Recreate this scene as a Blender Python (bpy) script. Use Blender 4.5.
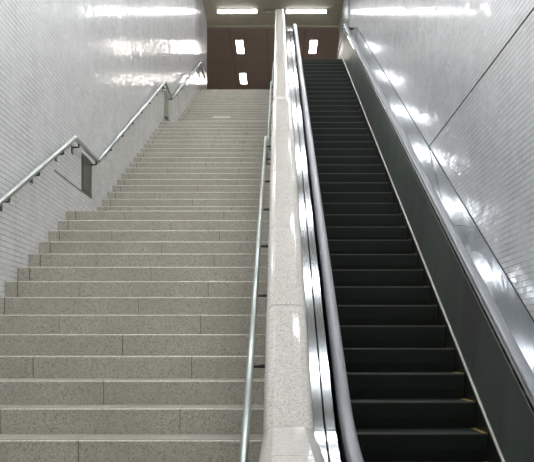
import bpy, bmesh, math, random
from mathutils import Vector
random.seed(7)
S = bpy.context.scene
COL = S.collection
for o in list(bpy.data.objects): bpy.data.objects.remove(o)

# ---------------------------------------------------------------- camera, world, exposure
E = 1.46                      # eye height above the lower hall floor
cd = bpy.data.cameras.new('camera'); cam = bpy.data.objects.new('camera', cd); COL.objects.link(cam)
cam.location = (0, 0, E); cam.rotation_euler = (math.radians(90), 0, 0)
cd.sensor_width = 36; cd.lens = 900/534*36
cd.shift_x = -11/534; cd.shift_y = 115/534
cd.clip_start = .05; cd.clip_end = 200
S.camera = cam
W = bpy.data.worlds.new('world'); S.world = W; W.use_nodes = True
W.node_tree.nodes['Background'].inputs[0].default_value = (.8, .88, 1, 1)
W.node_tree.nodes['Background'].inputs[1].default_value = .12
S.view_settings.view_transform = 'Standard'; S.view_settings.look = 'None'
S.view_settings.gamma = 1; S.view_settings.use_curve_mapping = False
S.view_settings.exposure = 0.30
LAMP = 15.5                   # emission of the fluorescent tubes over the stairs
LAMPH = 20.0                  # and of the concourse fittings

# ---------------------------------------------------------------- materials
def mat(name):
    m = bpy.data.materials.new(name); m.use_nodes = True
    nt = m.node_tree; b = nt.nodes['Principled BSDF']
    return m, nt, b
def N(nt, t, **k):
    n = nt.nodes.new(t)
    for a, v in k.items(): setattr(n, a, v)
    return n
def L(nt, a, b): nt.links.new(a, b)
def M2(nt, op, a, b=None, c=None):
    n = N(nt, 'ShaderNodeMath', operation=op)
    for i, v in enumerate((a, b, c)):
        if v is None: continue
        if isinstance(v, (int, float)): n.inputs[i].default_value = v
        else: L(nt, v, n.inputs[i])
    return n.outputs[0]
def mixc(nt, f, a, b):
    n = N(nt, 'ShaderNodeMix', data_type='RGBA')
    if isinstance(f, (int, float)): n.inputs[0].default_value = f
    else: L(nt, f, n.inputs[0])
    for i, v in ((6, a), (7, b)):
        if isinstance(v, tuple): n.inputs[i].default_value = (*v, 1)
        else: L(nt, v, n.inputs[i])
    return n.outputs[2]
def ramp(nt, f, stops):
    n = N(nt, 'ShaderNodeValToRGB'); L(nt, f, n.inputs[0])
    e = n.color_ramp.elements
    while len(e) < len(stops): e.new(.5)
    for i, (p, c) in enumerate(stops): e[i].position = p; e[i].color = (*c, 1)
    return n.outputs[0]

def granite(name, base, dark, light, rough, scale=1.0, coat=0, blotch=.25):
    m, nt, b = mat(name)
    geo = N(nt, 'ShaderNodeNewGeometry')
    v = N(nt, 'ShaderNodeTexVoronoi'); v.inputs['Scale'].default_value = 95*scale; L(nt, geo.outputs[0], v.inputs['Vector'])
    wn = N(nt, 'ShaderNodeSeparateColor'); L(nt, v.outputs['Color'], wn.inputs[0])
    c = ramp(nt, wn.outputs[0], [(0, dark), (.16, dark), (.24, base), (.8, base), (.95, light)])
    n2 = N(nt, 'ShaderNodeTexNoise'); n2.inputs['Scale'].default_value = 2.2; n2.inputs['Detail'].default_value = 6; n2.inputs['Roughness'].default_value = .65
    L(nt, geo.outputs[0], n2.inputs['Vector'])
    f = ramp(nt, n2.outputs[0], [(.3, (0, 0, 0)), (.7, (1, 1, 1))])
    cc = mixc(nt, M2(nt, 'MULTIPLY', f, blotch), c, dark)
    L(nt, cc, b.inputs['Base Color'])
    b.inputs['Roughness'].default_value = rough
    if coat: b.inputs['Coat Weight'].default_value = coat; b.inputs['Coat Roughness'].default_value = .06
    return m

def metal(name, col, rough, streak=.12, aniso=0.0, axis=(1, 40, 1), metallic=1.0):
    m, nt, b = mat(name)
    geo = N(nt, 'ShaderNodeNewGeometry')
    mp = N(nt, 'ShaderNodeVectorMath', operation='MULTIPLY'); L(nt, geo.outputs[0], mp.inputs[0]); mp.inputs[1].default_value = axis
    n = N(nt, 'ShaderNodeTexNoise'); n.inputs['Scale'].default_value = 1.5; n.inputs['Detail'].default_value = 4; L(nt, mp.outputs[0], n.inputs['Vector'])
    L(nt, mixc(nt, n.outputs[0], tuple(max(0, c*(1-streak)) for c in col), tuple(min(1, c*(1+streak)) for c in col)), b.inputs['Base Color'])
    L(nt, M2(nt, 'ADD', M2(nt, 'MULTIPLY', n.outputs[0], .06), rough-.03), b.inputs['Roughness'])
    b.inputs['Metallic'].default_value = metallic
    b.inputs['Anisotropic'].default_value = aniso
    return m

def flat(name, col, rough=.6, metallic=0.0, spec=.5):
    m, nt, b = mat(name)
    geo = N(nt, 'ShaderNodeNewGeometry')
    n = N(nt, 'ShaderNodeTexNoise'); n.inputs['Scale'].default_value = 9; n.inputs['Detail'].default_value = 4; L(nt, geo.outputs[0], n.inputs['Vector'])
    L(nt, mixc(nt, n.outputs[0], tuple(c*.85 for c in col), tuple(min(1, c*1.12) for c in col)), b.inputs['Base Color'])
    b.inputs['Roughness'].default_value = rough; b.inputs['Metallic'].default_value = metallic
    b.inputs['Specular IOR Level'].default_value = spec
    return m

def emit(name, col, s):
    m, nt, b = mat(name)
    b.inputs['Base Color'].default_value = (.9, .9, .9, 1)
    b.inputs['Emission Color'].default_value = (*col, 1); b.inputs['Emission Strength'].default_value = s
    return m

def tile_mat(name, tw, th, tilt, panel=.6, line=(.20, .20, .195), base=(.79, .805, .825)):
    """glazed wall tile laid in straight rows; every tile sits at its own slight tilt"""
    m, nt, b = mat(name)
    geo = N(nt, 'ShaderNodeNewGeometry'); sp = N(nt, 'ShaderNodeSeparateXYZ'); L(nt, geo.outputs[0], sp.inputs[0])
    uy = M2(nt, 'DIVIDE', sp.outputs[1], tw); uz = M2(nt, 'DIVIDE', sp.outputs[2], th)
    fy = M2(nt, 'FRACT', uy); fz = M2(nt, 'FRACT', uz)
    ly = M2(nt, 'LESS_THAN', fy, .006/tw); lz = M2(nt, 'LESS_THAN', fz, .0075/th)
    lp = M2(nt, 'LESS_THAN', M2(nt, 'FRACT', M2(nt, 'DIVIDE', sp.outputs[1], panel)), .009/panel)
    cell = N(nt, 'ShaderNodeCombineXYZ'); L(nt, M2(nt, 'FLOOR', uy), cell.inputs[0]); L(nt, M2(nt, 'FLOOR', uz), cell.inputs[1])
    wn = N(nt, 'ShaderNodeTexWhiteNoise', noise_dimensions='3D'); L(nt, cell.outputs[0], wn.inputs['Vector'])
    # glaze tone differs a little from tile to tile, and in broad dirty clouds
    v = mixc(nt, wn.outputs['Value'], tuple(c*.94 for c in base), tuple(min(1, c*1.04) for c in base))
    no = N(nt, 'ShaderNodeTexNoise'); no.inputs['Scale'].default_value = .8; no.inputs['Detail'].default_value = 5; L(nt, geo.outputs[0], no.inputs['Vector'])
    v = mixc(nt, M2(nt, 'MULTIPLY', no.outputs[0], .22), v, (.60, .60, .62))
    g = M2(nt, 'MAXIMUM', M2(nt, 'MAXIMUM', lz, M2(nt, 'MULTIPLY', ly, .75)), M2(nt, 'MULTIPLY', lp, .8))
    ns = N(nt, 'ShaderNodeTexNoise'); ns.inputs['Scale'].default_value = 2.3; ns.inputs['Detail'].default_value = 4; L(nt, geo.outputs[0], ns.inputs['Vector'])
    g = M2(nt, 'MULTIPLY', g, ramp(nt, ns.outputs[0], [(.3, (.62, .62, .62)), (.65, (1, 1, 1))]))     # old grout, paler in places
    c = mixc(nt, g, v, line)
    L(nt, c, b.inputs['Base Color'])
    L(nt, M2(nt, 'ADD', M2(nt, 'MULTIPLY', g, .4), .13), b.inputs['Roughness'])
    d = N(nt, 'ShaderNodeVectorMath', operation='SUBTRACT'); L(nt, wn.outputs['Color'], d.inputs[0]); d.inputs[1].default_value = (.5, .5, .5)
    d2 = N(nt, 'ShaderNodeVectorMath', operation='MULTIPLY'); L(nt, d.outputs[0], d2.inputs[0]); d2.inputs[1].default_value = (0, tilt, tilt*.5)
    d3 = N(nt, 'ShaderNodeVectorMath', operation='ADD'); L(nt, d2.outputs[0], d3.inputs[0]); L(nt, geo.outputs['Normal'], d3.inputs[1])
    d4 = N(nt, 'ShaderNodeVectorMath', operation='NORMALIZE'); L(nt, d3.outputs[0], d4.inputs[0])
    L(nt, d4.outputs[0], b.inputs['Normal'])
    return m

def grooved(name, col, rough, axis=0, period=.009, metallic=.15, contrast=.6):
    m, nt, b = mat(name)
    geo = N(nt, 'ShaderNodeNewGeometry'); sp = N(nt, 'ShaderNodeSeparateXYZ'); L(nt, geo.outputs[0], sp.inputs[0])
    f = M2(nt, 'LESS_THAN', M2(nt, 'FRACT', M2(nt, 'DIVIDE', sp.outputs[axis], period)), .5)
    n = N(nt, 'ShaderNodeTexNoise'); n.inputs['Scale'].default_value = 5; n.inputs['Detail'].default_value = 5; L(nt, geo.outputs[0], n.inputs['Vector'])
    c = mixc(nt, f, col, tuple(x*contrast for x in col))
    c = mixc(nt, M2(nt, 'MULTIPLY', n.outputs[0], .5), c, (col[0]*.75, col[1]*.6, col[2]*.45))
    L(nt, c, b.inputs['Base Color']); b.inputs['Roughness'].default_value = rough; b.inputs['Metallic'].default_value = metallic; b.inputs['Specular IOR Level'].default_value = .25
    return m

def panelled(name, col, line, pw, lw, rough=.5):
    m, nt, b = mat(name)
    geo = N(nt, 'ShaderNodeNewGeometry'); sp = N(nt, 'ShaderNodeSeparateXYZ'); L(nt, geo.outputs[0], sp.inputs[0])
    g = None
    for a in (0, 1):
        t = M2(nt, 'LESS_THAN', M2(nt, 'FRACT', M2(nt, 'DIVIDE', M2(nt, 'ADD', sp.outputs[a], .35), pw[a])), lw/pw[a])
        g = t if g is None else M2(nt, 'MAXIMUM', g, t)
    n = N(nt, 'ShaderNodeTexNoise'); n.inputs['Scale'].default_value = 3; n.inputs['Detail'].default_value = 5; L(nt, geo.outputs[0], n.inputs['Vector'])
    c = mixc(nt, n.outputs[0], tuple(x*.88 for x in col), tuple(min(1, x*1.1) for x in col))
    L(nt, mixc(nt, g, c, line), b.inputs['Base Color']); b.inputs['Roughness'].default_value = rough
    return m

G_STEP = granite('stair_granite', (.42, .405, .35), (.26, .24, .19), (.53, .52, .46), .5, 1.7, blotch=.45)
G_NOSE_LIT = granite('lit_nosing_granite', (.58, .56, .50), (.42, .40, .34), (.7, .68, .62), .4, 1.0, blotch=.2)  # light caught by the step bevel, put into a paler stone colour
G_CAP = granite('coping_granite', (.48, .46, .42), (.33, .31, .28), (.62, .60, .56), .5, 1.8, coat=.45, blotch=.12)
GROUT = flat('dark_joint', (.085, .08, .07), .9)
TILE_L = tile_mat('white_glazed_tile_left', .095, .0435, .055)
TILE_R = tile_mat('white_glazed_tile_right', .1, .0475, .055)
STEEL = metal('brushed_stainless', (.40, .43, .47), .10, .06, axis=(3, .5, .5))
STEEL_L = metal('bright_stainless', (.74, .77, .80), .16, .08)
STEEL_D = metal('dark_panel_stainless', (.21, .255, .24), .33, .2, axis=(1, 1.2, .5), metallic=.65)
_nt = STEEL_D.node_tree; _b = _nt.nodes['Principled BSDF']; _g = N(_nt, 'ShaderNodeNewGeometry')
_v = N(_nt, 'ShaderNodeVectorMath', operation='MULTIPLY'); L(_nt, _g.outputs[0], _v.inputs[0]); _v.inputs[1].default_value = (1, 1.3, .35)
_n = N(_nt, 'ShaderNodeTexNoise'); _n.inputs['Scale'].default_value = 1.6; _n.inputs['Detail'].default_value = 2; L(_nt, _v.outputs[0], _n.inputs['Vector'])
L(_nt, ramp(_nt, _n.outputs[0], [(.32, (.22, .21, .21)), (.5, (.22, .255, .245)), (.62, (.25, .305, .265)), (.75, (.29, .29, .29))]), _b.inputs['Base Color'])  # greenish and brown reflections painted as blotches in the panel colour
RAILM = metal('rail_stainless', (.50, .54, .54), .32, .02, axis=(1, 1, 1))
RAILC = metal('rail_stainless_dull', (.42, .46, .44), .34, .03, axis=(1, 1, 1))
RUB = flat('handrail_grey_rubber', (.25, .27, .30), .33, 0.0, .6)
BLACK = flat('black_recess', (.012, .012, .012), .7)
ESTEP = grooved('escalator_riser', (.017, .023, .020), .5)
ENOSE = grooved('escalator_nosing', (.085, .09, .082), .38, contrast=.7)
YEL = flat('yellow_edge_line', (.30, .22, .06), .5)
SKIRTM = flat('black_skirt', (.018, .02, .019), .35)
ALU = metal('skirt_aluminium', (.74, .74, .68), .42, .05, metallic=.5)
BEIGE = flat('beige_ceiling_paint', (.42, .385, .30), .75)
BROWN = panelled('brown_ceiling_panels', (.30, .225, .20), (.17, .13, .115), (1.17, 1.15), .03, .55)
GREYT = flat('grey_metal_trim', (.28, .30, .29), .4, .5)
BRACK = flat('bracket_dark_steel', (.09, .095, .09), .4, .5)
LITE = emit('fluorescent_tube', (.97, .985, 1), LAMP)
LITES = emit('shaft_fluorescent_tube', (.97, .985, 1), LAMP*1.45)
LITEW = emit('concourse_diffuser', (1, .93, .86), LAMPH)
WHITEM = flat('white_enamel', (.75, .75, .73), .4)
HATCH = flat('grey_painted_steel_plate', (.115, .12, .105), .45, .3)
HATCH2 = flat('worn_green_grey_plate', (.33, .35, .28), .4, .4)
FLOOR = granite('floor_granite', (.42, .41, .37), (.22, .21, .18), (.6, .58, .53), .35, .8)
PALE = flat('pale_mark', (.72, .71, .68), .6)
PLAIN = flat('plaster', (.55, .55, .54), .8)

# ---------------------------------------------------------------- mesh helpers (all z below are relative to eye height)
def obj(name, bm, mats, parent=None, smooth=False):
    bmesh.ops.recalc_face_normals(bm, faces=bm.faces)
    me = bpy.data.meshes.new(name); bm.to_mesh(me); bm.free()
    if not isinstance(mats, (list, tuple)): mats = [mats]
    for m in mats: me.materials.append(m)
    if smooth:
        for p in me.polygons: p.use_smooth = True
    o = bpy.data.objects.new(name, me); COL.objects.link(o)
    if parent:
        o.parent = parent
    return o
def tag(o, label=None, cat=None, group=None, kind=None):
    if label: o['label'] = label
    if cat: o['category'] = cat
    if group: o['group'] = group
    if kind: o['kind'] = kind
    return o
def empty(name, loc=(0, 0, 0)):
    o = bpy.data.objects.new(name, None); COL.objects.link(o); o.location = loc; o.empty_display_size = .2; return o
def box(bm, x0, x1, y0, y1, z0, z1, mi=0):
    vs = [bm.verts.new((x, y, z+E)) for z in (z0, z1) for y in (y0, y1) for x in (x0, x1)]
    for f in ((0, 1, 3, 2), (4, 6, 7, 5), (0, 4, 5, 1), (2, 3, 7, 6), (0, 2, 6, 4), (1, 5, 7, 3)):
        bm.faces.new([vs[i] for i in f]).material_index = mi
def boxes(name, lst, mats, parent=None):
    bm = bmesh.new()
    for b in lst: box(bm, *b)
    return obj(name, bm, mats, parent)
def prism_x(bm, poly, x0, x1, mis=0):
    """polygon in (Y,z) extruded along X; mis may be a per-edge list"""
    a = [bm.verts.new((x0, y, z+E)) for y, z in poly]; b = [bm.verts.new((x1, y, z+E)) for y, z in poly]
    n = len(poly)
    for i in range(n):
        j = (i+1) % n
        f = bm.faces.new((a[i], a[j], b[j], b[i])); f.material_index = mis[i] if isinstance(mis, list) else mis
    base = 0 if isinstance(mis, list) else mis
    bm.faces.new(a).material_index = base; bm.faces.new(b[::-1]).material_index = base
def sweep(bm, prof, path, mi=0, closed=True):
    """profile (X, n) swept along a path of (Y, z); n is measured across the path"""
    rings = []
    for i, (y, z) in enumerate(path):
        p0 = path[max(i-1, 0)]; p1 = path[min(i+1, len(path)-1)]
        ty, tz = p1[0]-p0[0], p1[1]-p0[1]; l = math.hypot(ty, tz); ny, nz = -tz/l, ty/l
        rings.append([bm.verts.new((x, y+ny*n, z+nz*n+E)) for x, n in prof])
    m = len(prof)
    for a, b in zip(rings, rings[1:]):
        for i in range(m if closed else m-1):
            j = (i+1) % m
            bm.faces.new((a[i], a[j], b[j], b[i])).material_index = mi
    if closed:
        bm.faces.new(rings[0]).material_index = mi; bm.faces.new(rings[-1][::-1]).material_index = mi
def tube(bm, pts, r, seg=12, mi=0):
    """round bar through 3-D points, mitred at the corners"""
    P = [Vector((x, y, z+E)) for x, y, z in pts]; rings = []
    for i, p in enumerate(P):
        t0 = (P[i]-P[i-1]).normalized() if i else (P[1]-P[0]).normalized()
        t1 = (P[i+1]-P[i]).normalized() if i < len(P)-1 else t0
        t = (t0+t1).normalized(); k = 1/max(.35, t.dot(t0))
        s = Vector((1, 0, 0)) if abs(t.x) < .9 else Vector((0, 1, 0))
        u = (s - t*s.dot(t)).normalized(); w = t.cross(u)
        rings.append([bm.verts.new(p + u*math.cos(a)*r + w*math.sin(a)*r*k) for a in [2*math.pi*q/seg for q in range(seg)]])
    for a, b in zip(rings, rings[1:]):
        for i in range(seg): bm.faces.new((a[i], a[(i+1) % seg], b[(i+1) % seg], b[i])).material_index = mi
    bm.faces.new(rings[0]).material_index = mi; bm.faces.new(rings[-1][::-1]).material_index = mi
def struct(name, lst, mats):
    return tag(boxes(name, lst, mats), kind='structure')

# ---------------------------------------------------------------- measured layout
XL, XR = -2.10, 1.85          # glazed walls
T, R = .33, .14               # stair tread and riser
Y0, Z0 = 13.954*T, -3.446*R   # nosing of step k=0
LAND = 1.20
TOPZ = Z0 + 51*R              # upper concourse level
LOWZ = -E
CEIL = 9.65
LAND2 = 1.38
YT = Y0+13*T+LAND+18*T+LAND2+18*T    # nosing of the top step

# ---------------------------------------------------------------- structure
struct('floor', [(-6, 6, -4, Y0-6*T+.4, LOWZ-.2, LOWZ)], FLOOR)
struct('floor', [(-7, 7, YT+.35, 46, TOPZ-.3, TOPZ)], FLOOR)
struct('wall_left', [(XL-.25, XL, -4, 26.6, LOWZ-.1, CEIL+.1)], TILE_L)
struct('wall_right', [(XR, XR+.25, -4, 23.4, LOWZ-.1, CEIL+.1)], TILE_R)
struct('wall_right', [(XR-.02, XR+.25, 23.4, 26.9, TOPZ, CEIL+.1)], GREYT)
struct('wall_back', [(XL-.2, XR+.2, -4.2, -4, LOWZ-.1, 3)], PLAIN)
struct('wall_far', [(-7, 7, 46, 46.2, TOPZ, CEIL+.1)], BROWN)
struct('wall_far_left', [(-7.2, -7, 26.6, 46, TOPZ, CEIL+.1)], BROWN)
struct('wall_far_right', [(7, 7.2, 26.6, 46, TOPZ, CEIL+.1)], BROWN)
struct('wall_concourse', [(-7, XL-.25, 26.4, 26.6, TOPZ, CEIL+.1), (XR+.25, 7, 26.4, 26.6, TOPZ, CEIL+.1)], PLAIN)
CS = .30                      # the ceiling over the shaft climbs at this slope
def ceil_z(y): return CEIL-CS*(25.1-y) if y < 25.1 else CEIL
bm = bmesh.new()
prism_x(bm, [(0, ceil_z(0)), (25.1, CEIL), (25.1, CEIL+.3), (0, ceil_z(0)+.3)], XL-.2, XR+.2)
tag(obj('ceiling', bm, BEIGE), kind='structure')
struct('ceiling', [(XL-.2, XR+.2, -4, 0, ceil_z(0), ceil_z(0)+.3)], BEIGE)
struct('ceiling', [(XL-.2, XR+.2, 25.1, 27.15, CEIL, CEIL+.3)], BEIGE)
struct('ceiling', [(-7, 7, 27.3, 46, CEIL-.0, CEIL+.3), (-7, XL-.2, 26.5, 27.3, CEIL, CEIL+.3), (XR+.2, 7, 26.5, 27.3, CEIL, CEIL+.3)], BROWN)
struct('trim_1', [(XL-.05, XR+.05, 27.12, 27.30, CEIL-.02, CEIL+.3)], BEIGE)          # edge bead between the two ceilings
struct('trim_2', [(XR-.004, XR+.01, -3.9, 23.4, 2.435, 2.449)], GROUT)                 # movement joint, right wall
struct('trim_3', [(XL-.01, XL+.003, 8.45, 9.62, 1.647, 1.656)], GROUT)                 # short joint beside the plate

# ---------------------------------------------------------------- the staircase
stair = empty('stone_staircase', (0, Y0-6*T, LOWZ+E))
SLOC = Vector(stair.location)
tag(stair, 'wide speckled beige granite staircase climbing between tiled wall and stone parapet', 'staircase')
XS0, XS1 = XL+.002, -.056
def step_mesh(par, depth, seed):
    bm = bmesh.new()
    joints = [XS0+.10] + ([-1.02] if par == 0 else [-1.52, -.535]) + [XS1]
    prof = [(0, -.006), (.006, 0), (depth, 0), (depth, -R-.03), (0, -R-.03)]
    x = XS0
    for q, j in enumerate(joints):
        g = .007 if q == 0 else .0045
        prism_x(bm, [(y, z-E) for y, z in prof], x, j-(g if j != XS1 else 0), [1, 0, 0, 0, 0])
        x = j
    box(bm, XS0, XS1, .006, depth-.02, -R-.03-E, -.006-E, 2)                 # bed behind the joints
    box(bm, XS0+.1, XS1, .030, .040, -.003-E, .0008-E, 2)                    # anti-slip groove
    bmesh.ops.recalc_face_normals(bm, faces=bm.faces)
    me = bpy.data.meshes.new('step'); bm.to_mesh(me); bm.free()
    for m in (G_STEP, G_NOSE_LIT, GROUT): me.materials.append(m)
    return me
MS = [step_mesh(0, T+.03, 1), step_mesh(1, T+.03, 2)]
ML = {13: step_mesh(1, LAND+.03, 1), 32: step_mesh(0, LAND2+.03, 2)}
y, z, n = Y0-5*T, Z0-5*R, 0
for k in range(-5, 52):
    last = k in (13, 32)
    o = bpy.data.objects.new('landing' if last else 'step', ML[k] if last else MS[k % 2]); COL.objects.link(o)
    o.parent = stair; o.location = Vector((0, y, z+E))-SLOC
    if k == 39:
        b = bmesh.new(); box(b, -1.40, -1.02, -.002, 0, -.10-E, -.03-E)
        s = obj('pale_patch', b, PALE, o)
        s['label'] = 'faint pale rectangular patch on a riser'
    y += LAND if k == 13 else LAND2 if k == 32 else T
    z += R

# ---------------------------------------------------------------- stone parapet between stairs and escalator
par = empty('stone_parapet', (0, 3, 0))
tag(par, 'polished speckled pale stone parapet with rounded coping between stairs and escalator', 'parapet')
PX0, PX1 = -.057, .138
PB = (3.39, -.305); PT = (19.9, 7.45)
PP = [(1.57, -.305), PB, (8.6, 2.35), (10.0, 2.78), PT, (24.57, 7.45)]      # line of the coping
bm = bmesh.new()
prism_x(bm, [(1.6, LOWZ)]+[(y_+.03, z_-.08) for y_, z_ in PP]+[(24.6, LOWZ)], PX0+.006, PX1-.006)
o = obj('wall_body', bm, G_CAP, par); o.location = (0, -3, 0)
def arc(cx, cz, r, a0, a1, n): return [(cx+r*math.cos(math.radians(a0+(a1-a0)*i/n)), cz+r*math.sin(math.radians(a0+(a1-a0)*i/n))) for i in range(n+1)]
rc = .036
capprof = [(PX0, -.10)] + arc(PX0+rc, -rc-.003, rc, 180, 95, 7) + [(PX0+rc+.001, 0), (PX0+rc+.006, .0003), (.04, .0006), (PX1-rc-.006, .0003), (PX1-rc-.001, 0)] + arc(PX1-rc, -rc-.003, rc, 85, 0, 7) + [(PX1, -.10)]
def ppath(y):
    for (a, za), (b, zb_) in zip(PP, PP[1:]):
        if y <= b: return (y, za+(zb_-za)*(y-a)/(b-a))
    return (y, PP[-1][1])
cuts = [1.58, 2.5, 3.39, 4.38, 5.40, 6.47, 7.53, 8.6, 10.0]
yy = 10.0
while yy+1.1 < 19.5: yy += 1.1; cuts.append(yy)
cuts += [21.0, 22.2, 23.4, 24.56]
cuts.insert(cuts.index(21.0), 19.9)
for a, b_ in zip(cuts, cuts[1:]):
    bm = bmesh.new(); g = .0025
    sweep(bm, capprof, [ppath(a+g if a != 3.39 else a+.001), ppath(b_-g)])
    o = obj('coping', bm, G_CAP, par, False); o.location = (0, -3, 0)
    for p in o.data.polygons: p.use_smooth = len(p.vertices) == 4
    ends = [set(p.edge_keys) for p in o.data.polygons if len(p.vertices) != 4]
    for e in o.data.edges:
        if any(e.key in k for k in ends): e.use_edge_sharp = True

# ---------------------------------------------------------------- stair handrails
def handrail(name, label, x, xw, h0, rad, segs, m):
    """segs: list of (Y,z) corners; brackets reach from the rail to the surface at xw"""
    root = empty(name, (x, segs[0][0], segs[0][1]+E))
    off = -Vector(root.location)
    tag(root, label, 'handrail')
    for i, (a, b) in enumerate(zip(segs, segs[1:])):
        bm = bmesh.new()
        tube(bm, [(x, *a), (x, *b)], rad, 14)
        for c in (a, b):
            if c in (segs[0], segs[-1]) : continue
            bmesh.ops.create_uvsphere(bm, u_segments=12, v_segments=8, radius=rad*1.0, matrix=__import__('mathutils').Matrix.Translation((x, c[0], c[1]+E)))
        o = obj('rail', bm, m, root, True); o.location = off
    side = 1 if xw > x else -1
    for (by, bz) in BR(segs):
        bm = bmesh.new()
        tube(bm, [(x, by, bz-rad*.6), (x, by, bz-rad-.035), (xw+side*.012, by, bz-rad-.035)], .011, 8)
        o = obj('bracket', bm, BRACK, root, True); o.location = off
        bm = bmesh.new()
        box(bm, min(xw, xw-side*.008), max(xw, xw-side*.008), by-.035, by+.035, bz-rad-.10, bz-rad-.018)
        pl = obj('wall_plate', bm, BRACK, o)
    return root
def BR(segs):
    ys = [3.15 + .85*i for i in range(7)] + [9.17, 10.05] + [10.96 + .83*i for i in range(7)] + [16.35, 17.1] + [18.1 + .85*i for i in range(6)] + [23.9]
    if segs[0][0] > 2.5: ys = [y+.25 for y in ys[:7]] + ys[7:]
    out = []
    for y in ys:
        for (y0, z0), (y1, z1) in zip(segs, segs[1:]):
            if y0 <= y < y1: out.append((y, z0+(z1-z0)*(y-y0)/(y1-y0)))
    return out
def nz(k): return Z0+k*R
H = .745
yl1 = Y0+13*T; yl2 = yl1+LAND+18*T
segL = [(2.75, LOWZ+.80), (3.05, nz(0)+(3.05-Y0)*R/T+.70), (9.0, nz(13)+H), (10.15, nz(13)+H), (16.17, nz(32)+H), (17.25, nz(32)+H), (YT+.2, TOPZ+H+.02), (24.9, TOPZ+H+.02)]
handrail('wall_handrail', 'round stainless steel handrail on the white tiled wall left of the stairs', -2.03, XL, 0, .024, segL, RAILM)
segC = [(2.2, LOWZ+.84), (2.9, nz(0)+(2.9-Y0)*R/T+.70), (9.0, nz(13)+H), (10.15, nz(13)+H), (16.17, nz(32)+H), (17.25, nz(32)+H), (YT+.2, TOPZ+H+.02), (24.4, TOPZ+H+.02)]
handrail('parapet_handrail', 'thin grey steel handrail fixed to the left side of the stone parapet', -.121, PX0+.008, 0, .0155, segC, RAILC)

# ---------------------------------------------------------------- plates on the left wall
bm = bmesh.new()
box(bm, XL-.002, XL+.006, 9.62, 10.12, 1.655, 2.07, 0); box(bm, XL+.006, XL+.012, 9.65, 10.09, 1.685, 2.04, 1)
o = obj('wall_hatch', bm, [HATCH, HATCH]); tag(o, 'dark grey metal hatch plate on left tiled wall beneath the lower level handrail', 'hatch')
bm = bmesh.new()
pp = [(16.62, 0.0), (16.72, .035), (16.9, .012), (17.02, .03), (17.14, .008)]
for (a, xa), (b_, xb) in zip(pp, pp[1:]):
    for zz0, zz1, dx in ((4.25, 4.48, .02), (4.48, 4.74, 0)):
        v = [bm.verts.new(q) for q in ((XL+.004+xa+dx, a, zz0+E), (XL+.004+xb+dx, b_, zz0+E), (XL+.004+xb, b_, zz1+E), (XL+.004+xa, a, zz1+E))]
        bm.faces.new(v)
bmesh.ops.remove_doubles(bm, verts=bm.verts, dist=.001)
r = bmesh.ops.extrude_face_region(bm, geom=bm.faces[:])
for v in r['geom']:
    if isinstance(v, bmesh.types.BMVert): v.co.x -= .012
o = obj('wall_hatch', bm, HATCH2); tag(o, 'small buckled pale greenish metal plate on left wall at the upper landing', 'hatch')

# ---------------------------------------------------------------- escalator
esc = empty('escalator', (.98, 4.7, 0)); EOFF = Vector((-.98, -4.7, 0))
tag(esc, 'dark escalator with stainless steel sides rising beside right tiled wall', 'escalator')
def eobj(name, bm, m, smooth=False, parent=None):
    o = obj(name, bm, m, parent or esc, smooth)
    if parent is None: o.location = EOFF
    return o
EB, ET = -1.44, TOPZ+.12      # lower and upper plate level
def zb(y):
    def para(y, ym, z, w, s):  # smooth passage between level z and the slope
        return z
    ymb = (EB+3.82)/.5; ymt = (ET+3.82)/.5; wb, wt = .85, .22
    if y < ymb-wb: return EB, 0
    if y < ymb+wb: return EB+.5*(y-ymb+wb)**2/(4*wb), .5*(y-ymb+wb)/(2*wb)
    if y < ymt-wt: return .5*y-3.82, .5
    if y < ymt+wt: return ET-.5*(ymt+wt-y)**2/(4*wt), .5*(ymt+wt-y)/(2*wt)
    return ET, 0
YE0, YE1 = 3.3, 23.5
def off(y, dz):
    z, s = zb(y); th = math.atan(s); d = dz*math.cos(th)
    return (y-math.sin(th)*d, z+math.cos(th)*d)
def epath(dz, ya=YE0, yb=YE1, step=.22):
    n = max(1, int((yb-ya)/step)); return [off(ya+(yb-ya)*i/n, dz) for i in range(n+1)]
SX0, SX1 = .47, 1.49
# steps: every one a tread with a cleated riser, lighter nosing and yellow side lines
def estep_mesh(rise):
    bm = bmesh.new()
    q = [(0, -.014), (.006, -.002), (.02, 0), (.40, 0), (.40, -.03), (.05, -.06), (.034, -rise-.02), (.012, -rise*.62), (.004, -rise*.3)]
    prism_x(bm, [(y, z-E) for y, z in q], SX0+.004, SX1-.004, [1, 1, 0, 0, 0, 0, 0, 0, 0])
    box(bm, SX0+.004, SX1-.004, -.0015, .004, -.012-E, -.003-E, 1)
    bmesh.ops.recalc_face_normals(bm, faces=bm.faces)
    me = bpy.data.meshes.new('step'); bm.to_mesh(me); bm.free()
    me.materials.append(ESTEP); me.materials.append(ENOSE); return me
EM = estep_mesh(.2)
bm = bmesh.new()
box(bm, -.017, .017, .004, .39, -.001-E, .0015-E)
me = bpy.data.meshes.new('edge_line'); bm.to_mesh(me); bm.free(); me.materials.append(YEL)
for k in range(-4, 41):
    y = (15.956+k)*.4
    if y > 22.2: break
    z = zb(y+.02)[0]
    if k < 0: z = max(z, EB)
    o = bpy.data.objects.new('step', EM); COL.objects.link(o); o.parent = esc; o.location = Vector((0, y, z+E))+EOFF
    if k < 12:
        for ex in (SX0+.023, SX1-.023):
            d = bpy.data.objects.new('edge_line', me); COL.objects.link(d); d.parent = o; d.location = (ex, 0, 0); d['label'] = 'yellow edge line'
# truss body below the steps
bm = bmesh.new()
top = epath(-.30, 3.3, 23.9); bot = [(y, max(LOWZ-.02, z-.9)) for y, z in top]
prism_x(bm, top+bot[::-1], PX1+.01, XR-.012)
eobj('truss_body', bm, BLACK)
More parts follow.
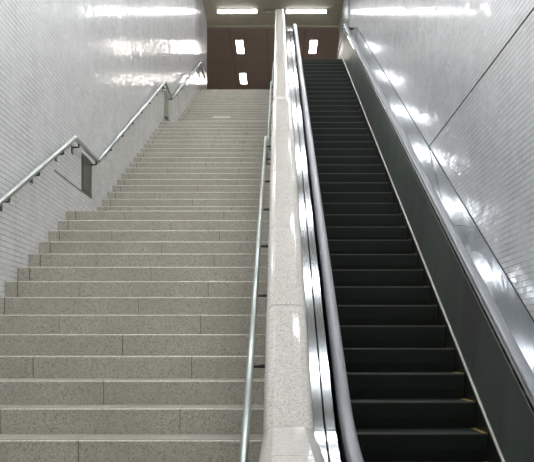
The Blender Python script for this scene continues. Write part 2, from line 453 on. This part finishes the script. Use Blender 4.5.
# landing plates
for (a, b_, zz) in ((2.5, 4.45, EB), (22.55, 24.2, ET)):
    bm = bmesh.new(); box(bm, SX0, SX1, a, b_, zz-.06, zz+.004)
    eobj('comb_plate', bm, ENOSE)
CX = .98
def mir(prof, s): return [(CX+s*x, n) for x, n in prof]
def strip(name, prof_xdz, m, ya=YE0, yb=YE1, smooth=False, seams=None, step=.22):
    """solid strip whose section is given as (X, dz above the nosing line)"""
    spans = [(ya, yb)] if not seams else list(zip([ya]+seams, seams+[yb]))
    out = []
    for a, b_ in spans:
        g = .0035 if seams else 0
        bm = bmesh.new(); n = max(1, int((b_-a)/step)); rings = []
        for i in range(n+1):
            yy = a+g+(b_-a-2*g)*i/n
            rings.append([bm.verts.new((x, off(yy, dz)[0], off(yy, dz)[1]+E)) for x, dz in prof_xdz])
        m_ = len(prof_xdz)
        for p, q in zip(rings, rings[1:]):
            for i in range(m_): j = (i+1) % m_; bm.faces.new((p[i], p[j], q[j], q[i]))
        bm.faces.new(rings[0]); bm.faces.new(rings[-1][::-1])
        out.append(eobj(name, bm, m, smooth))
    return out
seams = []
sy = 5.45-1.62
while sy < 23.2:
    if sy > YE0+.3: seams.append(sy)
    sy += 1.62
for s in (-1, 1):
    strip('skirt_panel', mir([(.512, -.34), (.524, -.34), (.524, .05), (.512, .05)], s), SKIRTM)
    strip('skirt_trim', mir([(.510, .048), (.510, .062), (.524, .078), (.545, .082), (.545, .035)], s), ALU)
    strip('panel_trim', mir([(.566, .675), (.569, .70), (.582, .70), (.582, .66)], s), ALU)
    strip('inner_panel', mir([(.522, .076), (.578, .70), (.60, .70), (.545, .05)], s), STEEL_D, seams=seams)
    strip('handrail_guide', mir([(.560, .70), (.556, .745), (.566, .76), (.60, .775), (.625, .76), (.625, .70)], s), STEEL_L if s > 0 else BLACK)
# outer decks
strip('outer_deck', [(.143, .64), (.143, .72), (.1475, .725), (.2665, .725), (.2700, .72), (.2700, .64)], STEEL, seams=seams[1::2], step=.05)
strip('outer_deck', [(.2755, .64), (.2755, .722), (.280, .727), (.333, .727), (.338, .72), (.338, .64)], STEEL, seams=seams[1::2], step=.05)
strip('outer_deck', [(1.612, .60), (1.612, .735), (1.62, .742), (1.75, .75), (1.842, .752), (1.842, .60)], STEEL, seams=seams[1::2], step=.05)
strip('deck_seal', [(1.842, .66), (1.842, .756), (1.8495, .756), (1.8495, .66)], BLACK)
# moving handrails, with the return loop round each newel
hp = [(-.040, -.004), (-.040, .010), (-.034, .019), (-.022, .024), (.022, .024), (.034, .019), (.040, .010), (.040, -.004), (.032, -.014), (.024, -.014), (.024, -.002), (-.024, -.002), (-.024, -.014), (-.032, -.014)]
core = epath(.80, YE0, YE1, .16)
rn = .24
lo = [(core[0][0]-rn*math.sin(math.radians(a)), core[0][1]-rn+rn*math.cos(math.radians(a))) for a in range(180, 0, -12)]
hi = [(core[-1][0]+rn*math.sin(math.radians(a)), core[-1][1]-rn+rn*math.cos(math.radians(a))) for a in range(12, 181, 12)]
for s in (-1, 1):
    x = CX+s*.588
    bm = bmesh.new(); sweep(bm, [(x+a, b_) for a, b_ in hp], [(lo[0][0]+.3, lo[0][1])]+lo+core+hi+[(hi[-1][0]-.3, hi[-1][1])])
    eobj('handrail', bm, RUB, True)
    for cy, cz in ((core[0][0], core[0][1]-rn), (core[-1][0], core[-1][1]-rn)):
        bm = bmesh.new(); bmesh.ops.create_cone(bm, cap_ends=True, segments=40, radius1=rn-.02, radius2=rn-.02, depth=.05)
        bmesh.ops.rotate(bm, verts=bm.verts, cent=(0, 0, 0), matrix=__import__('mathutils').Matrix.Rotation(math.pi/2, 3, 'Y'))
        bmesh.ops.translate(bm, verts=bm.verts, vec=(x, cy, cz+E))
        eobj('newel', bm, STEEL)

# ---------------------------------------------------------------- lamps
def fluoro(x0, x1, y, z, tilt, label, group=None, lit=True, w=.06, h=.033):
    cx = (x0+x1)/2; hl = (x1-x0)/2
    root = empty('fluorescent_lamp', (cx, y, z+E)); root.rotation_euler = (tilt, 0, 0)
    tag(root, label, 'ceiling lamp', group)
    bm = bmesh.new(); box(bm, -hl-.02, hl+.02, -w-.03, w+.03, -.02-E, -.001-E)
    box(bm, -hl-.02, -hl, -w-.01, w+.01, -.02-2*h-E, -.02-E); box(bm, hl, hl+.02, -w-.01, w+.01, -.02-2*h-E, -.02-E)
    obj('housing', bm, WHITEM if lit else BEIGE, root)
    bm = bmesh.new()
    prof = [(math.cos(math.radians(a))*w, -.02-h-h*math.sin(math.radians(a))) for a in range(0, 360, 24)]
    a_ = [bm.verts.new((-hl, p[0], p[1])) for p in prof]; b_ = [bm.verts.new((hl, p[0], p[1])) for p in prof]
    for i in range(len(prof)): j = (i+1) % len(prof); bm.faces.new((a_[i], a_[j], b_[j], b_[i]))
    bm.faces.new(a_); bm.faces.new(b_[::-1])
    obj('tube', bm, (LITES if group else LITE) if lit else BEIGE, root, True)
    return root
fluoro(-1.73, -.61, 25.85, CEIL, 0, 'lit fluorescent tube lamp on beige ceiling above the stairs')
fluoro(.24, 1.38, 25.85, CEIL, 0, 'lit fluorescent tube lamp on beige ceiling above the escalator')
fluoro(-.38, .0, 25.85, CEIL, 0, 'short unlit fitting between the two lit ceiling tubes', lit=False)
SL = math.atan(CS)
for y in [1.0+2.12*i for i in range(11)]:
    for x0, w in ((-1.73, 'above the stairs'), (.24, 'above the escalator')):
        fluoro(x0, x0+1.13, y, ceil_z(y), SL, 'fluorescent tube lamp on the sloping ceiling, out of view', 'lamps on the sloping ceiling', w=.11, h=.018)
fluoro(-1.73, -.6, -1.5, ceil_z(0), 0, 'fluorescent tube lamp on the lower hall ceiling behind the viewer', 'lamps of the lower hall')
fluoro(.24, 1.38, -1.5, ceil_z(0), 0, 'fluorescent tube lamp on the lower hall ceiling behind the viewer', 'lamps of the lower hall')
def troffer(x, y, label, group=None):
    root = empty('ceiling_light', (x, y, CEIL+E)); tag(root, label, 'ceiling light', group)
    bm = bmesh.new()
    for b in ((-.125, -.11, -.65, .65), (.11, .125, -.65, .65), (-.125, .125, -.65, -.63), (-.125, .125, .63, .65)): box(bm, *b, -.03-E, -E)
    obj('frame', bm, WHITEM, root)
    bm = bmesh.new(); box(bm, -.11, .11, -.63, .63, -.022-E, -.002-E); obj('diffuser', bm, LITEW, root)
troffer(-1.22, 28.98, 'upper of the two small lit ceiling lights on brown ceiling beyond the stairs')
troffer(-1.25, 32.4, 'lower of the two small lit ceiling lights, just over the top step')
troffer(1.13, 28.98, 'small lit ceiling light on brown ceiling beyond the top of escalator')
troffer(1.13, 32.4, 'lit ceiling light hidden behind the top of the escalator')
for x, y in ((-1.22, 35.8), (1.13, 35.8), (-3.6, 28.98), (3.5, 28.98), (-3.6, 32.4), (3.5, 32.4)):  # extra troffers, added out of view to lighten the brown ceiling
    troffer(x, y, 'unseen concourse ceiling light added to brighten the brown ceiling', 'added unseen concourse lights')
